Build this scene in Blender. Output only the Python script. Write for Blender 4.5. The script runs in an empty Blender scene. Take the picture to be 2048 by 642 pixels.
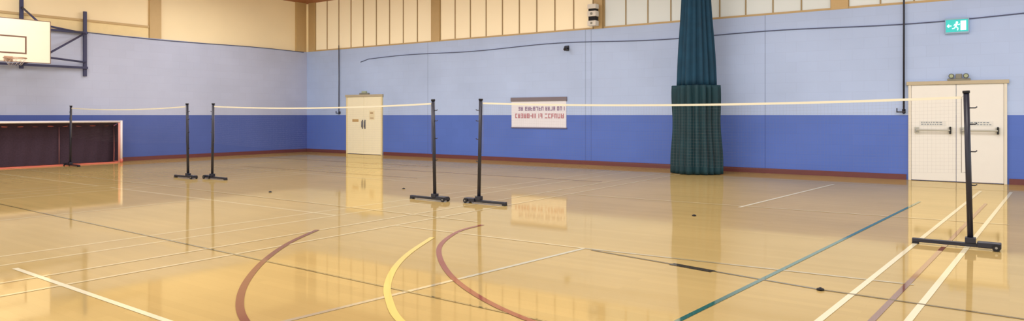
import bpy, bmesh, math, random
from mathutils import Vector
random.seed(4)
S=bpy.context.scene
try: S.view_settings.view_transform='Standard'
except Exception: pass
COL=S.collection
def lin(c):
    r=[]
    for v in c:
        v=v/255.0
        r.append(v/12.92 if v<=0.04045 else ((v+0.055)/1.055)**2.4)
    return (*r,1)
# ---------------------------------------------------------------- materials
MATS={}
def pm(name,c,rough=0.6,metal=0,emit=None,es=0,var=0.06,scale=6):
    if name in MATS: return MATS[name]
    m=bpy.data.materials.new(name); m.use_nodes=True; nt=m.node_tree; b=nt.nodes['Principled BSDF']
    b.inputs['Roughness'].default_value=rough; b.inputs['Metallic'].default_value=metal
    n=nt.nodes.new('ShaderNodeTexNoise'); n.inputs['Scale'].default_value=scale; n.inputs['Detail'].default_value=3
    tc=nt.nodes.new('ShaderNodeTexCoord'); nt.links.new(tc.outputs['Object'],n.inputs['Vector'])
    mx=nt.nodes.new('ShaderNodeMix'); mx.data_type='RGBA'
    L=lin(c)
    mx.inputs[6].default_value=tuple(min(1,v*(1-var)) for v in L[:3])+(1,)
    mx.inputs[7].default_value=tuple(min(1,v*(1+var)) for v in L[:3])+(1,)
    nt.links.new(n.outputs['Fac'],mx.inputs[0]); nt.links.new(mx.outputs[2],b.inputs['Base Color'])
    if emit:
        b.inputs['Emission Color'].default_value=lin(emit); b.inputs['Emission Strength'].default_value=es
    MATS[name]=m; return m
def floor_mat(name,c,wood=False):
    m=bpy.data.materials.new(name); m.use_nodes=True; nt=m.node_tree; nt.nodes.clear()
    N=nt.nodes.new; K=nt.links.new
    out=N('ShaderNodeOutputMaterial'); mix=N('ShaderNodeMixShader'); d=N('ShaderNodeBsdfDiffuse'); g=N('ShaderNodeBsdfGlossy')
    g.inputs['Roughness'].default_value=0.05; g.inputs['Color'].default_value=(1,0.90,0.64,1)
    fr=N('ShaderNodeFresnel'); fr.inputs['IOR'].default_value=1.45
    mr=N('ShaderNodeMapRange'); mr.inputs['From Min'].default_value=0.03; mr.inputs['From Max'].default_value=0.75
    mr.inputs['To Min'].default_value=0.10; mr.inputs['To Max'].default_value=0.62
    K(fr.outputs[0],mr.inputs['Value']); K(mr.outputs[0],mix.inputs[0]); K(d.outputs[0],mix.inputs[1]); K(g.outputs[0],mix.inputs[2]); K(mix.outputs[0],out.inputs[0])
    tc=N('ShaderNodeTexCoord')
    nb=N('ShaderNodeTexNoise'); nb.inputs['Scale'].default_value=1.6; K(tc.outputs['Object'],nb.inputs['Vector'])
    bp=N('ShaderNodeBump'); bp.inputs['Strength'].default_value=0.008; bp.inputs['Distance'].default_value=0.02; K(nb.outputs['Fac'],bp.inputs['Height']); K(bp.outputs[0],g.inputs['Normal'])
    if wood:
        mp=N('ShaderNodeMapping'); K(tc.outputs['Object'],mp.inputs[0])
        br=N('ShaderNodeTexBrick'); br.inputs['Scale'].default_value=1; br.inputs['Brick Width'].default_value=1.6; br.inputs['Row Height'].default_value=0.085
        br.inputs['Mortar Size'].default_value=0.0012; br.inputs['Mortar Smooth'].default_value=1
        L=lin(c)
        br.inputs['Color1'].default_value=tuple(v*0.965 for v in L[:3])+(1,); br.inputs['Color2'].default_value=tuple(v*1.035 for v in L[:3])+(1,)
        br.inputs['Mortar'].default_value=tuple(v*0.86 for v in L[:3])+(1,)
        K(mp.outputs[0],br.inputs['Vector'])
        n2=N('ShaderNodeTexNoise'); n2.inputs['Scale'].default_value=0.5; n2.inputs['Detail'].default_value=5
        K(tc.outputs['Object'],n2.inputs['Vector'])
        r2=N('ShaderNodeMapRange'); r2.inputs['From Min'].default_value=.3; r2.inputs['From Max'].default_value=.7; r2.inputs['To Min'].default_value=0.91; r2.inputs['To Max'].default_value=1.08
        K(n2.outputs['Fac'],r2.inputs['Value'])
        mm=N('ShaderNodeVectorMath'); mm.operation='SCALE'; K(br.outputs['Color'],mm.inputs[0]); K(r2.outputs[0],mm.inputs['Scale'])
        K(mm.outputs[0],d.inputs['Color'])
    else: d.inputs['Color'].default_value=lin(c)
    return m
def wall_mat(name,axis,low,high,band=1.31,seams=()):
    m=bpy.data.materials.new(name); m.use_nodes=True; nt=m.node_tree; N=nt.nodes.new; K=nt.links.new
    b=nt.nodes['Principled BSDF']; b.inputs['Roughness'].default_value=0.55
    b.inputs['Specular IOR Level'].default_value=0.2
    ge=N('ShaderNodeNewGeometry'); sp=N('ShaderNodeSeparateXYZ'); K(ge.outputs['Position'],sp.inputs[0])
    cb=N('ShaderNodeCombineXYZ'); K(sp.outputs[axis],cb.inputs[0]); K(sp.outputs[2],cb.inputs[1])
    gt=N('ShaderNodeMath'); gt.operation='GREATER_THAN'; gt.inputs[1].default_value=band; K(sp.outputs[2],gt.inputs[0])
    mx=N('ShaderNodeMix'); mx.data_type='RGBA'; mx.inputs[6].default_value=lin(low); mx.inputs[7].default_value=lin(high); K(gt.outputs[0],mx.inputs[0])
    br=N('ShaderNodeTexBrick'); br.inputs['Scale'].default_value=1; br.inputs['Brick Width'].default_value=0.45; br.inputs['Row Height'].default_value=0.225
    br.inputs['Mortar Size'].default_value=0.006; br.inputs['Mortar Smooth'].default_value=0.6
    br.inputs['Color1'].default_value=(0.985,0.985,0.985,1); br.inputs['Color2'].default_value=(1.015,1.015,1.015,1); br.inputs['Mortar'].default_value=(0.94,0.94,0.95,1)
    K(cb.outputs[0],br.inputs['Vector'])
    m2=N('ShaderNodeMix'); m2.data_type='RGBA'; m2.blend_type='MULTIPLY'; m2.inputs[0].default_value=1; K(mx.outputs[2],m2.inputs[6]); K(br.outputs['Color'],m2.inputs[7])
    nz=N('ShaderNodeTexNoise'); nz.inputs['Scale'].default_value=.6; nz.inputs['Detail'].default_value=3; K(cb.outputs[0],nz.inputs['Vector'])
    rr=N('ShaderNodeMapRange'); rr.inputs['From Min'].default_value=.3; rr.inputs['From Max'].default_value=.7; rr.inputs['To Min'].default_value=.94; rr.inputs['To Max'].default_value=1.05; K(nz.outputs['Fac'],rr.inputs['Value'])
    vs=N('ShaderNodeVectorMath'); vs.operation='SCALE'; K(m2.outputs[2],vs.inputs[0]); K(rr.outputs[0],vs.inputs['Scale'])
    last=vs.outputs[0]
    for s in seams:
        a=N('ShaderNodeMath'); a.operation='COMPARE'; a.inputs[1].default_value=s; a.inputs[2].default_value=0.012; K(sp.outputs[axis],a.inputs[0])
        f=N('ShaderNodeMath'); f.operation='MULTIPLY'; f.inputs[1].default_value=0.3; K(a.outputs[0],f.inputs[0])
        m3=N('ShaderNodeMix'); m3.data_type='RGBA'; K(f.outputs[0],m3.inputs[0]); K(last,m3.inputs[6]); m3.inputs[7].default_value=lin((60,70,120)); last=m3.outputs[2]
    K(last,b.inputs['Base Color'])
    return m
# ---------------------------------------------------------------- mesh builder
class MB:
    def __init__(s): s.bm=bmesh.new(); s.mats=[]
    def mi(s,m):
        if m not in s.mats: s.mats.append(m)
        return s.mats.index(m)
    def face(s,pts,m):
        vs=[s.bm.verts.new(p) for p in pts]; f=s.bm.faces.new(vs); f.material_index=s.mi(m); return f
    def box(s,x0,x1,y0,y1,z0,z1,m):
        v=[s.bm.verts.new((x,y,z)) for x in (x0,x1) for y in (y0,y1) for z in (z0,z1)]
        for q in ((0,1,3,2),(4,6,7,5),(0,4,5,1),(2,3,7,6),(0,2,6,4),(1,5,7,3)):
            f=s.bm.faces.new([v[i] for i in q]); f.material_index=s.mi(m)
    def tube(s,pts,r,m,n=10,closed=False,radii=None):
        pts=[Vector(p) for p in pts]; rings=[]; N=len(pts)
        for i,p in enumerate(pts):
            if closed: t=pts[(i+1)%N]-pts[i-1]
            else: t=pts[min(i+1,N-1)]-pts[max(i-1,0)]
            t.normalize()
            up=Vector((0,0,1)) if abs(t.z)<0.9 else Vector((1,0,0))
            a=t.cross(up).normalized(); b=t.cross(a).normalized()
            rr=radii[i] if radii else r
            rings.append([s.bm.verts.new(p+a*rr*math.cos(2*math.pi*k/n)+b*rr*math.sin(2*math.pi*k/n)) for k in range(n)])
        idx=s.mi(m)
        for i in range(N if closed else N-1):
            A=rings[i];B=rings[(i+1)%N]
            for k in range(n):
                f=s.bm.faces.new([A[k],A[(k+1)%n],B[(k+1)%n],B[k]]); f.material_index=idx; f.smooth=True
        if not closed:
            for R in (rings[0],rings[-1]):
                f=s.bm.faces.new(R); f.material_index=idx
    def obj(s,name,parent=None,bevel=0,loc=None):
        bmesh.ops.recalc_face_normals(s.bm,faces=s.bm.faces)
        me=bpy.data.meshes.new(name); s.bm.to_mesh(me); s.bm.free()
        for m in s.mats: me.materials.append(m)
        o=bpy.data.objects.new(name,me); COL.objects.link(o)
        if parent: o.parent=parent
        if loc: o.location=loc
        if bevel:
            b=o.modifiers.new('bevel','BEVEL'); b.width=bevel; b.segments=2; b.limit_method='ANGLE'
        return o
def empty(name,loc,label=None,cat=None,kind=None,group=None,rot=0):
    o=bpy.data.objects.new(name,None); COL.objects.link(o); o.location=loc; o.rotation_euler=(0,0,rot); o.empty_display_size=0.2
    tag(o,label,cat,kind,group); return o
def tag(o,label=None,cat=None,kind=None,group=None):
    if label:o['label']=label
    if cat:o['category']=cat
    if kind:o['kind']=kind
    if group:o['group']=group
    return o
# ---------------------------------------------------------------- hall dimensions
XL,XR,YF,YB,ZC=-20.5,4.5,-3.0,16.2,5.30
LEDGE=3.56
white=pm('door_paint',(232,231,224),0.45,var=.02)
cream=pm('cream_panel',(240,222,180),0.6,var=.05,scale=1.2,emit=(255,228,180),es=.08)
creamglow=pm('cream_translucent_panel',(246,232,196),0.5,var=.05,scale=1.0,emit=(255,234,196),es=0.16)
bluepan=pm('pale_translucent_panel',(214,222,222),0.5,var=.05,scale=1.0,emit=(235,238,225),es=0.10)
tan=pm('tan_column_paint',(198,170,120),0.6)
black=pm('black_powder_coat',(24,26,42),0.4,var=.15)
rubber=pm('black_rubber',(22,22,26),0.8)
redw=pm('red_brown_skirting',(104,54,54),0.5,var=.12)
brown=pm('ceiling_boards',(160,104,66),0.7,var=.15,scale=3)
steel=pm('brushed_steel',(150,150,150),0.35,metal=.8)
batten=pm('batten_brown',(164,144,106),0.6)
# floor with painted lines
fw=floor_mat('maple_court_floor',(190,165,108),True)
lw=floor_mat('line_white',(230,222,190)); lf=floor_mat('line_worn_white',(214,196,150))
lmar=floor_mat('line_maroon',(136,92,78)); ly=floor_mat('line_yellow',(228,206,122)); lred=floor_mat('line_red',(150,88,78))
lteal=floor_mat('line_teal',(54,124,120)); ldark=floor_mat('line_dark_olive',(152,140,98)); lblk=floor_mat('line_dark_tape',(122,108,80)); ltape=floor_mat('tape_patch',(66,58,50))
lfm=floor_mat('line_faint_maroon',(160,128,88))
M=MB()
M.face([(XL,YF,0),(XR,YF,0),(XR,YB,0),(XL,YB,0)],fw)
LZ=[0.0008]
def line(p,q,w,m):
    LZ[0]+=0.00006; p=Vector(p+(LZ[0],)); q=Vector(q+(LZ[0],)); t=(q-p).normalized(); n=Vector((-t.y,t.x,0))*w/2
    M.face([p-n,q-n,q+n,p+n],m)
def spline(P,w,m):
    LZ[0]+=0.00006
    P=[Vector(p) for p in P]; out=[]
    for i in range(len(P)-1):
        a=P[max(i-1,0)];b=P[i];c=P[i+1];d=P[min(i+2,len(P)-1)]
        for k in range(12):
            t=k/12; out.append(0.5*((2*b)+(c-a)*t+(2*a-5*b+4*c-d)*t*t+(3*b-a-3*c+d)*t**3))
    out.append(P[-1])
    for _ in range(6):
        out=[out[0]]+[(out[i-1]+out[i]*2+out[i+1])/4 for i in range(1,len(out)-1)]+[out[-1]]
    L=[];R=[]
    for i,p in enumerate(out):
        t=(out[min(i+1,len(out)-1)]-out[max(i-1,0)]).normalized(); n=Vector((-t.y,t.x))*w/2
        L.append(M.bm.verts.new((p.x-n.x,p.y-n.y,LZ[0]))); R.append(M.bm.verts.new((p.x+n.x,p.y+n.y,LZ[0])))
    for i in range(len(out)-1):
        f=M.bm.faces.new([L[i],L[i+1],R[i+1],R[i]]); f.material_index=M.mi(m)
for c in (-10.2,-16.75):
    for s in (-3.05,-2.59,2.59,3.05): line((c+s,1.4),(c+s,14.8),.045,lf)
    for v in (1.4,6.12,10.08,14.8): line((c-3.05,v),(c+3.05,v),.05,lf)
    line((c,1.4),(c,6.12),.045,lf); line((c,10.08),(c,14.8),.045,lf)
line((-6.4,1.4),(-6.4,14.8),.045,lf); line((-5.94,1.4),(-5.94,14.8),.045,lf)
line((-6.92,2.42),(-2.5,2.32),.045,lw)
line((-3.95,0.9),(-3.40,6.02),.045,lw)
line((-5.94,5.97),(-3.40,6.02),.04,lf); line((-3.40,6.02),(-.6,6.2),.045,lf)
line((-6.4,10.0),(.0,10.25),.05,lf)
line((-3.12,9.96),(-2.7,14.3),.05,lw)
line((-6.4,14.6),(.2,14.8),.04,lf)
line((-1.13,2.4),(-.40,14.5),.045,lw)
line((-.68,2.4),(.03,14.6),.045,lw)
line((-.86,2.4),(-.28,12.5),.04,lred)
line((-1.86,2.4),(-1.10,12.2),.04,lteal)
line((-19,4.25),(-2.4,3.75),.025,ldark)
line((-3.3,5.98),(-2.38,5.82),.035,lblk); line((-2.38,5.82),(-1.15,5.62),.03,lblk); line((-1.15,5.62),(2.5,5.45),.03,lblk)
line((-2.42,5.83),(-2.02,5.75),.085,ltape)
line((-20,6.9),(-5.3,6.75),.04,lf)
line((-14.5,12.0),(-6.5,12.2),.04,lfm); line((-16,10.6),(-10,10.7),.03,lfm); line((-20,13.2),(-12,13.3),.05,lfm)
spline([(-3.3,2.4),(-3.963,2.649),(-4.441,2.929),(-4.931,3.319),(-5.482,3.868),(-6.025,4.548),(-6.424,5.224)],.055,lmar)
spline([(-2.5,2.9),(-3.16,3.22),(-3.58,3.54),(-3.91,3.85),(-4.30,4.324),(-4.655,4.879),(-5.03,5.62)],.055,ly)
spline([(-1.8,3.55),(-2.485,3.70),(-3.10,3.967),(-3.73,4.38),(-4.35,4.95),(-4.747,5.455),(-5.06,6.11),(-5.11,6.6)],.05,lred)
f=M.obj('floor'); tag(f,'polished tan timber sports hall floor with painted court lines','floor','structure')
# walls
wb=wall_mat('painted_block_back',0,(88,116,196),(178,198,234),seams=(-14.7,-9.12,-8.95,-4.49))
wl=wall_mat('painted_block_side',1,(82,100,166),(184,192,216))
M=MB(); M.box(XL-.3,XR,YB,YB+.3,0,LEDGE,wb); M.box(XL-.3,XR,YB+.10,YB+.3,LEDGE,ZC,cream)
tag(M.obj('wall_back'),'two-tone blue painted blockwork wall with cream upper cladding','wall','structure')
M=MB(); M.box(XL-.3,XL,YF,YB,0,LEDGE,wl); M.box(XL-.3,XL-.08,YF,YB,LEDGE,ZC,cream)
tag(M.obj('wall_left'),'blue painted blockwork end wall with cream upper panels','wall','structure')
M=MB(); M.box(XL-.3,XR,YF,YB+.3,ZC,ZC+.15,brown)
tag(M.obj('ceiling'),'brown boarded sports hall ceiling','ceiling','structure')
M=MB(); M.box(XL+.001,-18.42,YB-.025,YB,0,.11,redw); M.box(-16.62,-1.70,YB-.025,YB,0,.11,redw); M.box(.0,XR,YB-.025,YB,0,.11,redw)
tag(M.obj('baseboard_back'),'red-brown painted skirting board','baseboard','structure')
M=MB(); M.box(XL,XL+.025,YF,YB-.026,0,.11,redw)
tag(M.obj('baseboard_left'),'red-brown painted skirting board','baseboard','structure')
cols=[-20.25,-14.4,-8.75,-2.95,2.85]
for i in range(4):
    a=cols[i]+.17; b=cols[i+1]-.17
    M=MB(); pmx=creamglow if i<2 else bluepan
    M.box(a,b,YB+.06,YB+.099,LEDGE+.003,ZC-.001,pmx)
    n=9
    for k in range(n+1):
        x=a+(b-a)*k/n
        M.box(x-.014,x+.014,YB+.04,YB+.06,LEDGE+.003,ZC-.001,batten)
    M.box(a,b,YB+.03,YB+.059,LEDGE+.003,LEDGE+.05,tan)
    tag(M.obj('window_%d'%(i+1)),'translucent upper glazing panels divided by narrow vertical battens','window','structure')
for i,x in enumerate(cols):
    M=MB(); w=.17 if i!=2 else .12
    M.box(x-w,x+w,YB-.0,YB+.10,LEDGE+.002,ZC-.001,tan)
    tag(M.obj('trim_%d'%(i+1)),'tan painted structural column above the wall ledge','column','structure')
for j,y in enumerate((10.75,5.2)):
    M=MB(); M.box(XL-.08,XL+.0,y-.17,y+.17,LEDGE+.002,ZC-.001,tan)
    tag(M.obj('trim_%d'%(6+j)),'tan painted structural column above the wall ledge','column','structure')
M=MB(); M.box(XL-.079,XL+.0,YB-.45,YB-.02,LEDGE+.002,ZC-.001,tan)
tag(M.obj('trim_8'),'tan painted corner column','column','structure')
M=MB(); M.box(XL-.079,XL-.02,5.38,10.57,3.86,3.92,tan); M.box(XL-.079,XL-.05,5.38,10.57,LEDGE+.001,3.86,pm('shelf_yellow',(236,214,160)))
tag(M.obj('trim_9'),'tan horizontal rail across cream wall panels','trim','structure')
# cables
M=MB(); pts=[]
for k in range(61):
    x=-17.7+(XR-.1+17.7)*k/60; z=3.20+.03*math.sin(x*1.1)+.03*math.sin(x*.43)
    if k==0:z=3.08
    pts.append((x,YB-.012,z))
greyc=pm('cable_grey',(80,88,120),.6)
M.tube(pts,.012,greyc,6)
tag(M.obj('wall_cable'),'dark cable run clipped along the blue wall','cable')
M=MB(); M.tube([(XL+.013,y,3.55+.02*math.sin(y)) for y in [YF+.1+k*(YB-.15-YF-.1)/40 for k in range(41)]],.013,greyc,6)
tag(M.obj('wall_cable'),'dark cable along the top of the end wall','cable')
def rope(x,z0,z1,r,label):
    e=empty('curtain_pull_rope',(x,YB-.05,z0),label,'rope')
    M=MB(); M.tube([(0,0,0),(0.004,0,(z1-z0)*.5),(0,0,z1-z0)],r,black,8); M.obj('rope',e)
    M=MB(); M.box(-.03,.03,.0,.05,.02,.10,black); M.box(-.13,.03,-.03,-.01,.03,.055,black); M.box(-.13,-.11,-.03,-.01,.03,.12,black); M.obj('cleat',e,.004)
rope(-1.74,1.33,5.28,.018,'dark rope hanging down wall beside double door to a cleat')
rope(-18.74,1.33,3.7,.014,'thin dark rope hanging on wall beside the cream door')
# ---------------------------------------------------------------- doors
def door(n,x0,x1,top,leafm,label):
    xc=(x0+x1)/2; e=empty('door_%d'%n,(xc,YB,0),label,'door','structure'); w=(x1-x0)/2; Y=-.05
    M=MB(); fr=pm('frame_cream_%d'%n,(222,217,202) if n==1 else (232,216,166),.5)
    M.box(-w,-w+.05,Y,0,0,top-.05,fr); M.box(w-.05,w,Y,0,0,top-.05,fr); M.box(-w-.03,w+.03,Y-.02,0,top-.05,top+.02,pm('lintel_tan',(186,174,146),.5)); M.obj('door_frame',e,.004)
    for s in (-1,1):
        a,b=(-w+.053,-.004) if s<0 else (.004,w-.053)
        M=MB(); M.box(a,b,Y+.012,-.002,.012,top-.053,leafm)
        leaf=M.obj('door_leaf',e,.003)
        M=MB(); ym=Y+.012
        m=pm('panic_bar_paint',(184,184,172),.4)
        if n==1:
            M.box(a+.06,a+.13,ym-.05,ym,.95,1.07,m); M.box(b-.13,b-.06,ym-.05,ym,.95,1.07,m)
            M.tube([(a+.09,ym-.07,1.01),(b-.09,ym-.07,1.01)],.018,m,10)
            M.box(a+.075,a+.105,ym-.08,ym-.04,.98,1.04,steel); M.box(b-.105,b-.075,ym-.08,ym-.04,.94,1.08,rubber)
            M.obj('panic_bar',leaf,.004)
            M=MB(); M.box(a+.14,b-.16,ym-.004,ym,1.09,1.19,pm('notice_white',(222,222,216),.5))
            for r,zz in enumerate((1.155,1.115)):
                x=a+.17
                while x<b-.22:
                    l=random.uniform(.02,.05); M.box(x,x+l,ym-.006,ym-.004,zz,zz+.02,pm('notice_grey_print',(140,150,155))); x+=l+.015
            M.obj('notice_plate',leaf)
        else:
            xs=-.06 if s<0 else .06
            M.box(xs-.025,xs+.025,ym-.01,ym,.85,1.15,steel); M.tube([(xs,ym-.05,.9),(xs,ym-.05,1.1)],.012,steel,8)
            M.box(xs-.008,xs+.008,ym-.05,ym-.01,.9,.915,steel); M.box(xs-.008,xs+.008,ym-.05,ym-.01,1.085,1.1,steel)
            M.obj('door_handle',leaf)
            M=MB(); c=(a+b)/2
            if s>0: M.box(c-.14,c+.10,ym-.004,ym,1.15,1.45,pm('notice_cream',(236,222,180)));M.box(c-.1,c+.06,ym-.006,ym-.004,1.2,1.22,pm('notice_brown',(150,110,50)));M.box(c-.1,c+.04,ym-.006,ym-.004,1.36,1.39,pm('notice_brown',(150,110,50)))
            else: M.box(c-.15,c+.15,ym-.004,ym,1.08,1.17,pm('notice_brown_plate',(196,162,104)))
            M.obj('notice_plate',leaf)
    return e
door(1,-1.66,-.03,1.96,white,'white double fire doors with push bars')
door(2,-18.38,-16.66,1.97,pm('door_cream',(248,240,206),.45,var=.03),'cream yellow double doors in the far wall')
# ---------------------------------------------------------------- exit sign
e=empty('exit_sign',(-.83,YB,2.9),'illuminated green running-man exit sign above fire door','sign')
sg=pm('exit_green_glow',(40,170,165),.4,emit=(40,190,185),es=.55,var=.02); sw=pm('exit_white_glow',(220,255,250),.4,emit=(190,255,250),es=1.0,var=.01)
cs=pm('sign_case',(150,180,205))
M=MB(); M.box(-.2,.2,-.07,0,0,.03,cs); M.box(-.2,.2,-.07,0,.27,.3,cs); M.box(-.2,-.185,-.07,0,.03,.27,cs); M.box(.185,.2,-.07,0,.03,.27,cs); M.obj('sign_housing',e,.003)
M=MB(); M.box(-.184,.184,-.06,-.002,.031,.269,sg); M.obj('sign_panel',e)
M=MB(); y0,y1=-.066,-.060
M.box(.06,.15,y0,y1,.06,.24,sw)
def seg(p,q,w):
    p=Vector((p[0],0,p[1]));q=Vector((q[0],0,q[1]));t=(q-p).normalized();nn=Vector((-t.z,0,t.x))*w/2
    v=[p-nn,q-nn,q+nn,p+nn]; M.face([(a.x,y0,a.z) for a in v],sw)
M.tube([(-.0,y0,.215),(-.0,y1,.215)],.02,sw,12)
seg((-.005,.195),(-.02,.135),.032);seg((-.02,.135),(.02,.10),.018);seg((.02,.10),(.01,.06),.016);seg((-.02,.135),(-.045,.10),.018);seg((-.045,.10),(-.08,.095),.016)
seg((-.005,.19),(.035,.165),.014);seg((.035,.165),(.05,.185),.012);seg((-.005,.19),(-.04,.175),.014);seg((-.04,.175),(-.05,.145),.012)
seg((-.16,.15),(-.09,.15),.02);seg((-.16,.15),(-.13,.18),.016);seg((-.16,.15),(-.13,.12),.016)
M.obj('running_figure_symbol',e)
# twin emergency light
e=empty('emergency_light',(-.80,YB,1.982),'twin-spot emergency light fixed above door frame','light fixture')
hc=pm('grey_plastic',(130,130,118),.5)
M=MB(); M.box(-.19,.19,-.06,0,.0,.04,hc); M.box(-.05,.05,-.07,0,.04,.13,hc); M.obj('battery_case',e,.005)
for s in (-1,1):
    M=MB(); M.tube([(s*.12,-.02,.10),(s*.12,-.08,.09),(s*.12,-.10,.088)],.05,pm('lamp_shell',(70,72,66),.6),14,radii=[.03,.045,.047]); M.tube([(s*.12,-.101,.088),(s*.12,-.107,.087)],.034,pm('lamp_lens',(165,178,150),.2),14); M.obj('lamp_head',e)
e=empty('door_indicator_light',(-17.5,YB,1.992),'small dark fixture above the cream double door','light fixture')
M=MB(); M.box(-.22,.22,-.06,0,0,.05,hc); M.box(-.1,.1,-.07,0,.05,.11,pm('lamp_lens',(165,170,150),.2)); M.obj('fixture_case',e,.004)
# ---------------------------------------------------------------- banner
e=empty('wall_banner',(-10.6,YB,.97),'white printed banner hung from a dark rail on blue wall','banner')
M=MB(); M.box(-.9,.9,-.02,-.001,0,.72,pm('banner_white',(226,226,234),.6,var=.03))
pr=[pm('print_purple',(134,110,146)),pm('print_red',(178,112,124))]
def glyphs(x0,x1,z,h,mt):
    x=x0
    while x<x1-.03:
        w=h*random.uniform(.5,.7)
        if random.random()<.16: x+=w*.7; continue
        yy0,yy1=-.023,-.02; t=h*.2
        if random.random()<.8: M.box(x,x+t,yy0,yy1,z,z+h,mt)
        if random.random()<.6: M.box(x+w-t,x+w,yy0,yy1,z,z+h,mt)
        for zz in (z,z+h/2-t/2,z+h-t):
            if random.random()<.6: M.box(x,x+w,yy0-.001,yy1,zz,zz+t,mt)
        x+=w+h*.2
random.seed(11)
glyphs(-.66,.84,.46,.11,pr[0]); glyphs(-.82,.84,.25,.13,pr[1])
M.obj('banner_sheet',e)
M=MB(); M.box(-.92,.92,-.04,0,.72,.83,pm('banner_rail',(120,112,120),.5)); M.obj('banner_rail',e,.004)
M=MB(); M.box(-.92,.92,-.03,0,-.03,0,pm('banner_foot',(110,104,130),.5)); M.obj('bottom_rail',e,.004)
# speaker & camera
e=empty('wall_speaker',(-8.80,YB,3.62),'white and black box speaker bracketed high on wall','speaker')
M=MB(); sp_=pm('speaker_white',(220,216,206)); M.box(-.12,.12,-.26,-.08,.0,.13,sp_); M.box(-.12,.12,-.26,-.08,.24,.38,sp_); M.box(-.12,.12,-.26,-.08,.44,.56,sp_); M.box(-.10,.10,-.24,-.08,.13,.24,rubber); M.box(-.10,.10,-.24,-.08,.38,.44,rubber); M.obj('speaker_body',e,.006)
for z,r in ((.065,.03),(.31,.035)):
    M=MB(); M.tube([(0,-.261,z),(0,-.27,z)],r,hc,16); M.obj('speaker_cone',e)
M=MB(); M.box(-.03,.03,-.08,0.002,.05,.45,black); M.obj('bracket',e)
e=empty('security_camera',(-9.66,YB,3.0),'small dark camera on a wall bracket under the cable','camera')
M=MB(); M.box(-.04,.04,-.03,0.002,.03,.17,black); M.tube([(0,-.03,.1),(0,-.14,.09)],.018,black,8); M.obj('bracket',e)
M=MB(); M.tube([(.0,-.12,.12),(.04,-.21,.06),(.045,-.23,.05)],.042,black,12); M.obj('camera_body',e)
# ---------------------------------------------------------------- divider curtain
cu=empty('divider_curtain',(-5.73,15.2,0),'bunched dark teal hall divider curtain hanging by wall','curtain')
def pleat(z0,z1,rfun,n,amp,m,name,nz=24):
    M=MB(); idx=M.mi(m); rows=[]
    K=n*12
    for j in range(nz+1):
        t=j/nz; z=z0+(z1-z0)*t; r=rfun(t); row=[]
        for k in range(K):
            a=2*math.pi*k/K
            rr=r*(1-amp+amp*(abs(math.sin(n*a/2+.25*math.sin(2*t+a)))*2-1)+amp*.5*math.sin(7*a+1+t)+amp*.35*math.sin(4*a+2-t))
            row.append(M.bm.verts.new((rr*math.cos(a)*1.0,rr*math.sin(a)*.85,z)))
        rows.append(row)
    for j in range(nz):
        for k in range(K):
            ff=M.bm.faces.new([rows[j][k],rows[j][(k+1)%K],rows[j+1][(k+1)%K],rows[j+1][k]]); ff.material_index=idx; ff.smooth=True
    for R in (rows[0],rows[-1]):
        ff=M.bm.faces.new(R); ff.material_index=idx
    return M.obj(name,cu)
pleat(.012,1.97,lambda t:.57-.05*min(1,t*1.6)+.01*math.sin(t*9),18,.10,pm('teal_vinyl',(0,48,58),.75,var=.5,scale=3),'curtain_skirt')
pleat(1.975,ZC-.002,lambda t:.44-.17*min(1,t*1.15)+.008*math.sin(t*9),16,.10,pm('blue_teal_netting',(4,56,80),.85,var=.5,scale=3),'curtain_netting')
# ---------------------------------------------------------------- badminton posts
def post_parts(e):
    M=MB(); h=1.55
    M.tube([(0,0,.05),(-.035,0,h-.02)],.026,black,14); M.tube([(-.035,0,h-.025),(-.036,0,h)],.032,rubber,14); M.obj('upright',e)
    M=MB(); M.box(-.5,.06,-.025,.025,.018,.055,black); M.box(-.045,.045,-.04,.04,.055,.11,black); M.box(-.5,-.44,-.03,.03,0,.02,rubber); M.obj('foot_bar',e,.005)
    M=MB(); M.box(.055,.25,-.05,.05,.02,.075,black); M.obj('counterweight',e,.008)
    for s in (-1,1):
        M=MB(); M.tube([(.21,s*.052,.035),(.21,s*.07,.035)],.035,rubber,16); M.tube([(.21,s*.07,.035),(.21,s*.074,.035)],.012,steel,10); M.obj('wheel',e)
    for z in (1.38,1.22,.95,.62):
        M=MB(); M.tube([(-.01,0,z),(.04,0,z),(.055,0,z+.012)],.006,black,8); M.obj('net_hook',e)
P=[(-.31,8.22,0,'black badminton post standing on the white side line by double doors'),
   (-6.40,8.17,math.pi,'black badminton post with long foot beside a floor reflection'),
   (-7.16,8.05,0,'black badminton post beside the adjoining court post'),
   (-13.3,8.14,math.pi,'black badminton post holding the net near cream doors'),
   (-13.82,7.92,0,'black badminton post paired with a neighbouring court post'),
   (-19.60,8.08,math.pi,'black badminton post standing at the goal mouth')]
first=empty('badminton_post',(P[0][0],P[0][1],0),P[0][3],'badminton post',group='badminton posts across the hall',rot=0)
post_parts(first)
kids=list(first.children)
for (x,y,r,l) in P[1:]:
    o=first.copy(); o.location=(x,y,0); o.rotation_euler=(0,0,r); o['label']=l; COL.objects.link(o)
    for c in kids:
        q=c.copy(); q.parent=o; COL.objects.link(q)
cord=pm('net_cord',(130,124,124),.8); tape=pm('net_tape',(218,212,188),.6,var=.03)
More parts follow.
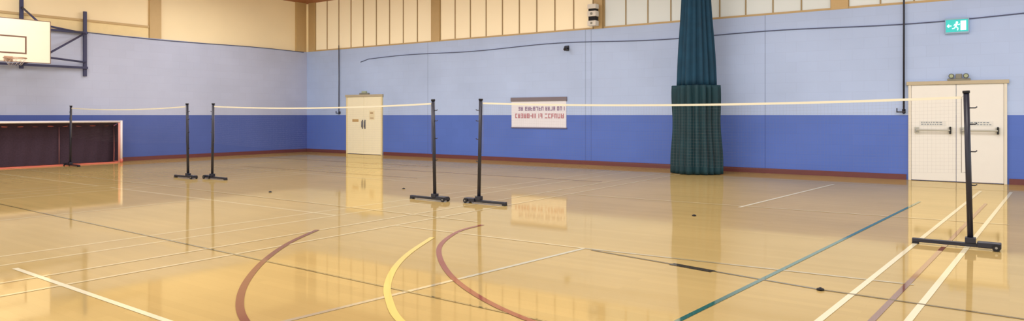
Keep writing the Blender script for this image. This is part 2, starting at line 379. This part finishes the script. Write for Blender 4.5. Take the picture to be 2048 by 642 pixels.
def net(a,b,lab):
    L=math.hypot(b[0]-a[0],b[1]-a[1]); ang=math.atan2(b[1]-a[1],b[0]-a[0])
    e=empty('badminton_net',((a[0]+b[0])/2,(a[1]+b[1])/2,0),lab,'badminton net',group='badminton nets across the hall',rot=ang)
    h=L/2-.075
    top=lambda x:1.445+.05*(x/h)**2
    M=MB(); n=60; T=.025
    for i in range(n):
        x0=-h+2*h*i/n;x1=-h+2*h*(i+1)/n
        for s in (-1,1):
            M.face([(x0,s*.003,top(x0)-T),(x1,s*.003,top(x1)-T),(x1,s*.003,top(x1)),(x0,s*.003,top(x0))],tape)
        M.face([(x0,-.003,top(x0)),(x1,-.003,top(x1)),(x1,.003,top(x1)),(x0,.003,top(x0))],tape)
    bmesh.ops.remove_doubles(M.bm,verts=M.bm.verts,dist=.0005)
    M.obj('top_tape',e)
    M=MB(); w=.00025; k=int(2*h/.036)
    for i in range(k+1):
        x=-h+2*h*i/k; M.face([(x-w,0,top(x)-.76),(x+w,0,top(x)-.76),(x+w,0,top(x)-T),(x-w,0,top(x)-T)],cord)
    for j in range(1,21):
        dz=T+.0367*j
        for i in range(20):
            x0=-h+2*h*i/20;x1=-h+2*h*(i+1)/20
            M.face([(x0,0,top(x0)-dz-w),(x1,0,top(x1)-dz-w),(x1,0,top(x1)-dz+w),(x0,0,top(x0)-dz+w)],cord)
    M.obj('net_mesh',e)
    for s in (-1,1):
        M=MB()
        M.tube([(s*(h+.03),0,1.50),(s*h,0,top(h)-.01),(s*h,0,top(h)-.755),(s*(h+.045),0,top(h)-.75)],.003,cord,6)
        M.obj('side_cord',e)
net((-.31,8.22),(-6.4,8.17),'badminton net with cream tape hung by white double doors')
net((-7.16,8.05),(-13.3,8.14),'badminton net with cream tape hung across the middle court')
net((-13.82,7.92),(-19.6,8.08),'badminton net with cream tape hung beside the goal')
# ---------------------------------------------------------------- five-a-side goal
g=empty('football_goal',(-19.98,7.1,0),'white-framed indoor football goal with dark maroon netting','goal')
gw=pm('goal_white',(236,228,226),.4); gr=pm('goal_red',(206,110,94),.5); gp=pm('goal_pink_worn',(222,152,140),.5)
Wd=2.42; H=1.13
M=MB(); M.tube([(0,-Wd,H),(0,Wd,H)],.03,gw,12); M.obj('crossbar',g)
for s in (-1,1):
    M=MB(); M.tube([(0,s*Wd,0),(0,s*Wd,H+.03)],.035,gw,12); M.tube([(0.0,s*Wd,.0),(0,s*Wd,.10)],.042,gr,12); M.tube([(.012,s*(Wd-.06),.0),(.012,s*(Wd-.06),H-.03)],.026,gp,8); M.obj('goal_post',g)
M=MB()
for s in (-1,1):
    M.tube([(0,s*Wd,.03),(-.42,s*Wd,.03),(-.42,s*Wd,H*.9),(0,s*Wd,H)],.02,gr,8)
M.tube([(-.42,-Wd,.03),(-.42,Wd,.03)],.02,gr,8); M.tube([(-.42,-Wd,H*.9),(-.42,Wd,H*.9)],.018,gr,8)
for y in (-.35,1.0): M.tube([(-.32,y,.03),(-.32,y,H*.88)],.012,pm('goal_upright_dull',(130,86,90),.5),8)
M.box(-.05,.0,-Wd,Wd,.0,.03,gr)
M.obj('rear_frame',g)
netm=pm('maroon_netting',(60,42,56),.9,var=.35,scale=30)
M=MB(); idx=M.mi(netm); rows=[]
prof=[(-.02,H-.01),(-.2,H*.95),(-.40,H*.9),(-.37,H*.6),(-.36,H*.3),(-.38,.02)]
for j,(x,z) in enumerate(prof):
    rows.append([M.bm.verts.new((x+.018*math.sin(k*1.1+j),-Wd+.02+(2*Wd-.04)*k/80,z+(.012*math.sin(k*.7+j) if 0<j<5 else 0))) for k in range(81)])
for j in range(len(prof)-1):
    for k in range(80):
        ff=M.bm.faces.new([rows[j][k],rows[j][k+1],rows[j+1][k+1],rows[j+1][k]]); ff.material_index=idx; ff.smooth=True
for s in (-1,1):
    y=s*(Wd-.01); M.face([(0-.02,y,.02)]+[(-.38,y,.02),(-.36,y,H*.3),(-.37,y,H*.6),(-.40,y,H*.88),(-.2,y,H*.94),(-.02,y,H-.02)],netm)
M.obj('goal_net',g)
# ---------------------------------------------------------------- basketball backboard
b=empty('basketball_backboard',(XL,6.6,2.44),'white basketball backboard with hoop on steel wall frame','basketball hoop')
db=pm('frame_dark_blue',(56,58,92),.5,var=.1)
bx=1.2
M=MB(); M.box(bx,bx+.035,-.9,.9,.13,1.17,pm('board_white',(242,230,206),.4,var=.03)); M.obj('board',b,.005)
M=MB(); x0,x1=bx+.035,bx+.038; dk=pm('board_marking',(112,84,68),.5)
def rect(ya,yb,za,zb,t):
    M.box(x0,x1,ya,yb,za,za+t,dk);M.box(x0,x1,ya,yb,zb-t,zb,dk);M.box(x0,x1,ya,ya+t,za+t,zb-t,dk);M.box(x0,x1,yb-t,yb,za+t,zb-t,dk)
rect(-.32,.38,.33,.76,.035); rect(-.9,.9,.13,1.17,.015); M.obj('target_markings',b)
M=MB(); og=pm('hoop_orange',(176,140,112),.4); R=.225
M.tube([(bx+.06+.15+R+R*math.cos(2*math.pi*k/32),R*math.sin(2*math.pi*k/32),.20) for k in range(32)],.01,og,8,closed=True)
M.box(bx+.038,bx+.22,-.07,.07,.19,.21,og); M.box(bx+.038,bx+.05,-.09,.09,.14,.26,og); M.obj('hoop',b)
M=MB(); nm=pm('hoop_net_cord',(190,178,168),.8); cx=bx+.21+R
for k in range(12):
    a0=2*math.pi*k/12
    for sg_ in (1,-1):
        pp=[]
        for t in (0,.33,.66,1):
            rr=R-.10*t; aa=a0+sg_*t*.78
            pp.append((cx+rr*math.cos(aa),rr*math.sin(aa),.19-.16*t))
        M.tube(pp,.002,nm,5)
M.obj('hoop_net',b)
M=MB(); t=.04
for y in (-2.2,2.2): M.box(.0,.06,y-t,y+t,-.08,1.68,db)
for y in (-.7,.7): M.box(.0,.06,y-t,y+t,.05,1.81,db)
for z in (.15,1.1): M.box(.06,.10,-2.25,2.25,z-.03,z+.03,db)
for s in (-1,1):
    for z in (.3,1.08):
        M.tube([(.08,s*2.18,z),(bx-.03,s*.75,z)],.026,db,8)
    M.tube([(.08,s*2.18,1.08),(bx-.03,s*.75,.3)],.026,db,8)
    M.tube([(.08,s*.7,1.6),(bx-.03,s*.7,1.1)],.024,db,8)
    M.tube([(.08,s*.7,.15),(bx-.03,s*.7,.3)],.024,db,8)
    M.box(bx-.05,bx-.001,s*.75-.03,s*.75+.03,.16,1.14,db)
M.box(bx-.05,bx-.001,-.75,.75,1.05,1.11,db); M.box(bx-.05,bx-.001,-.75,.75,.27,.33,db)
M.obj('support_frame',b)
# ---------------------------------------------------------------- floor sockets
for i,(x,y) in enumerate([(-3.33,8.77),(-8.74,9.0),(-1.15,5.60),(-10.2,7.3)]):
    M=MB(); M.tube([(0,0,0.0),(0,0,.008),(0,0,.012)],.03,rubber,18,radii=[.028,.026,.018]); M.tube([(0,0,.012),(0,0,.018)],.008,black,10)
    o=M.obj('floor_socket_cap',None,0,(x,y,.005)); tag(o,'small black rubber cap on the timber floor','floor socket',None,'socket caps on the floor')
# ---------------------------------------------------------------- lights
for x in (-17,-11.5,-6,-.5):
    for y in (0,6,11.5):
        l=bpy.data.lights.new('ceiling_light','AREA'); l.shape='RECTANGLE'; l.size=3; l.size_y=1.6; l.energy=158; l.color=(1,.975,.95)
        o=bpy.data.objects.new('ceiling_light',l); COL.objects.link(o); o.location=(x,y,ZC-.12)
W=bpy.data.worlds.new('hall_world'); S.world=W; W.use_nodes=True
bg=W.node_tree.nodes['Background']; bg.inputs[0].default_value=(.98,.99,1,1); bg.inputs[1].default_value=1.48
# ---------------------------------------------------------------- camera
c=bpy.data.cameras.new('camera'); c.sensor_width=36; c.lens=1401/2048*36; c.shift_y=-91/2048
o=bpy.data.objects.new('camera',c); COL.objects.link(o); o.location=(0,0,1.31); o.rotation_euler=(math.pi/2,0,math.atan2(.5788,.8155))
S.camera=o
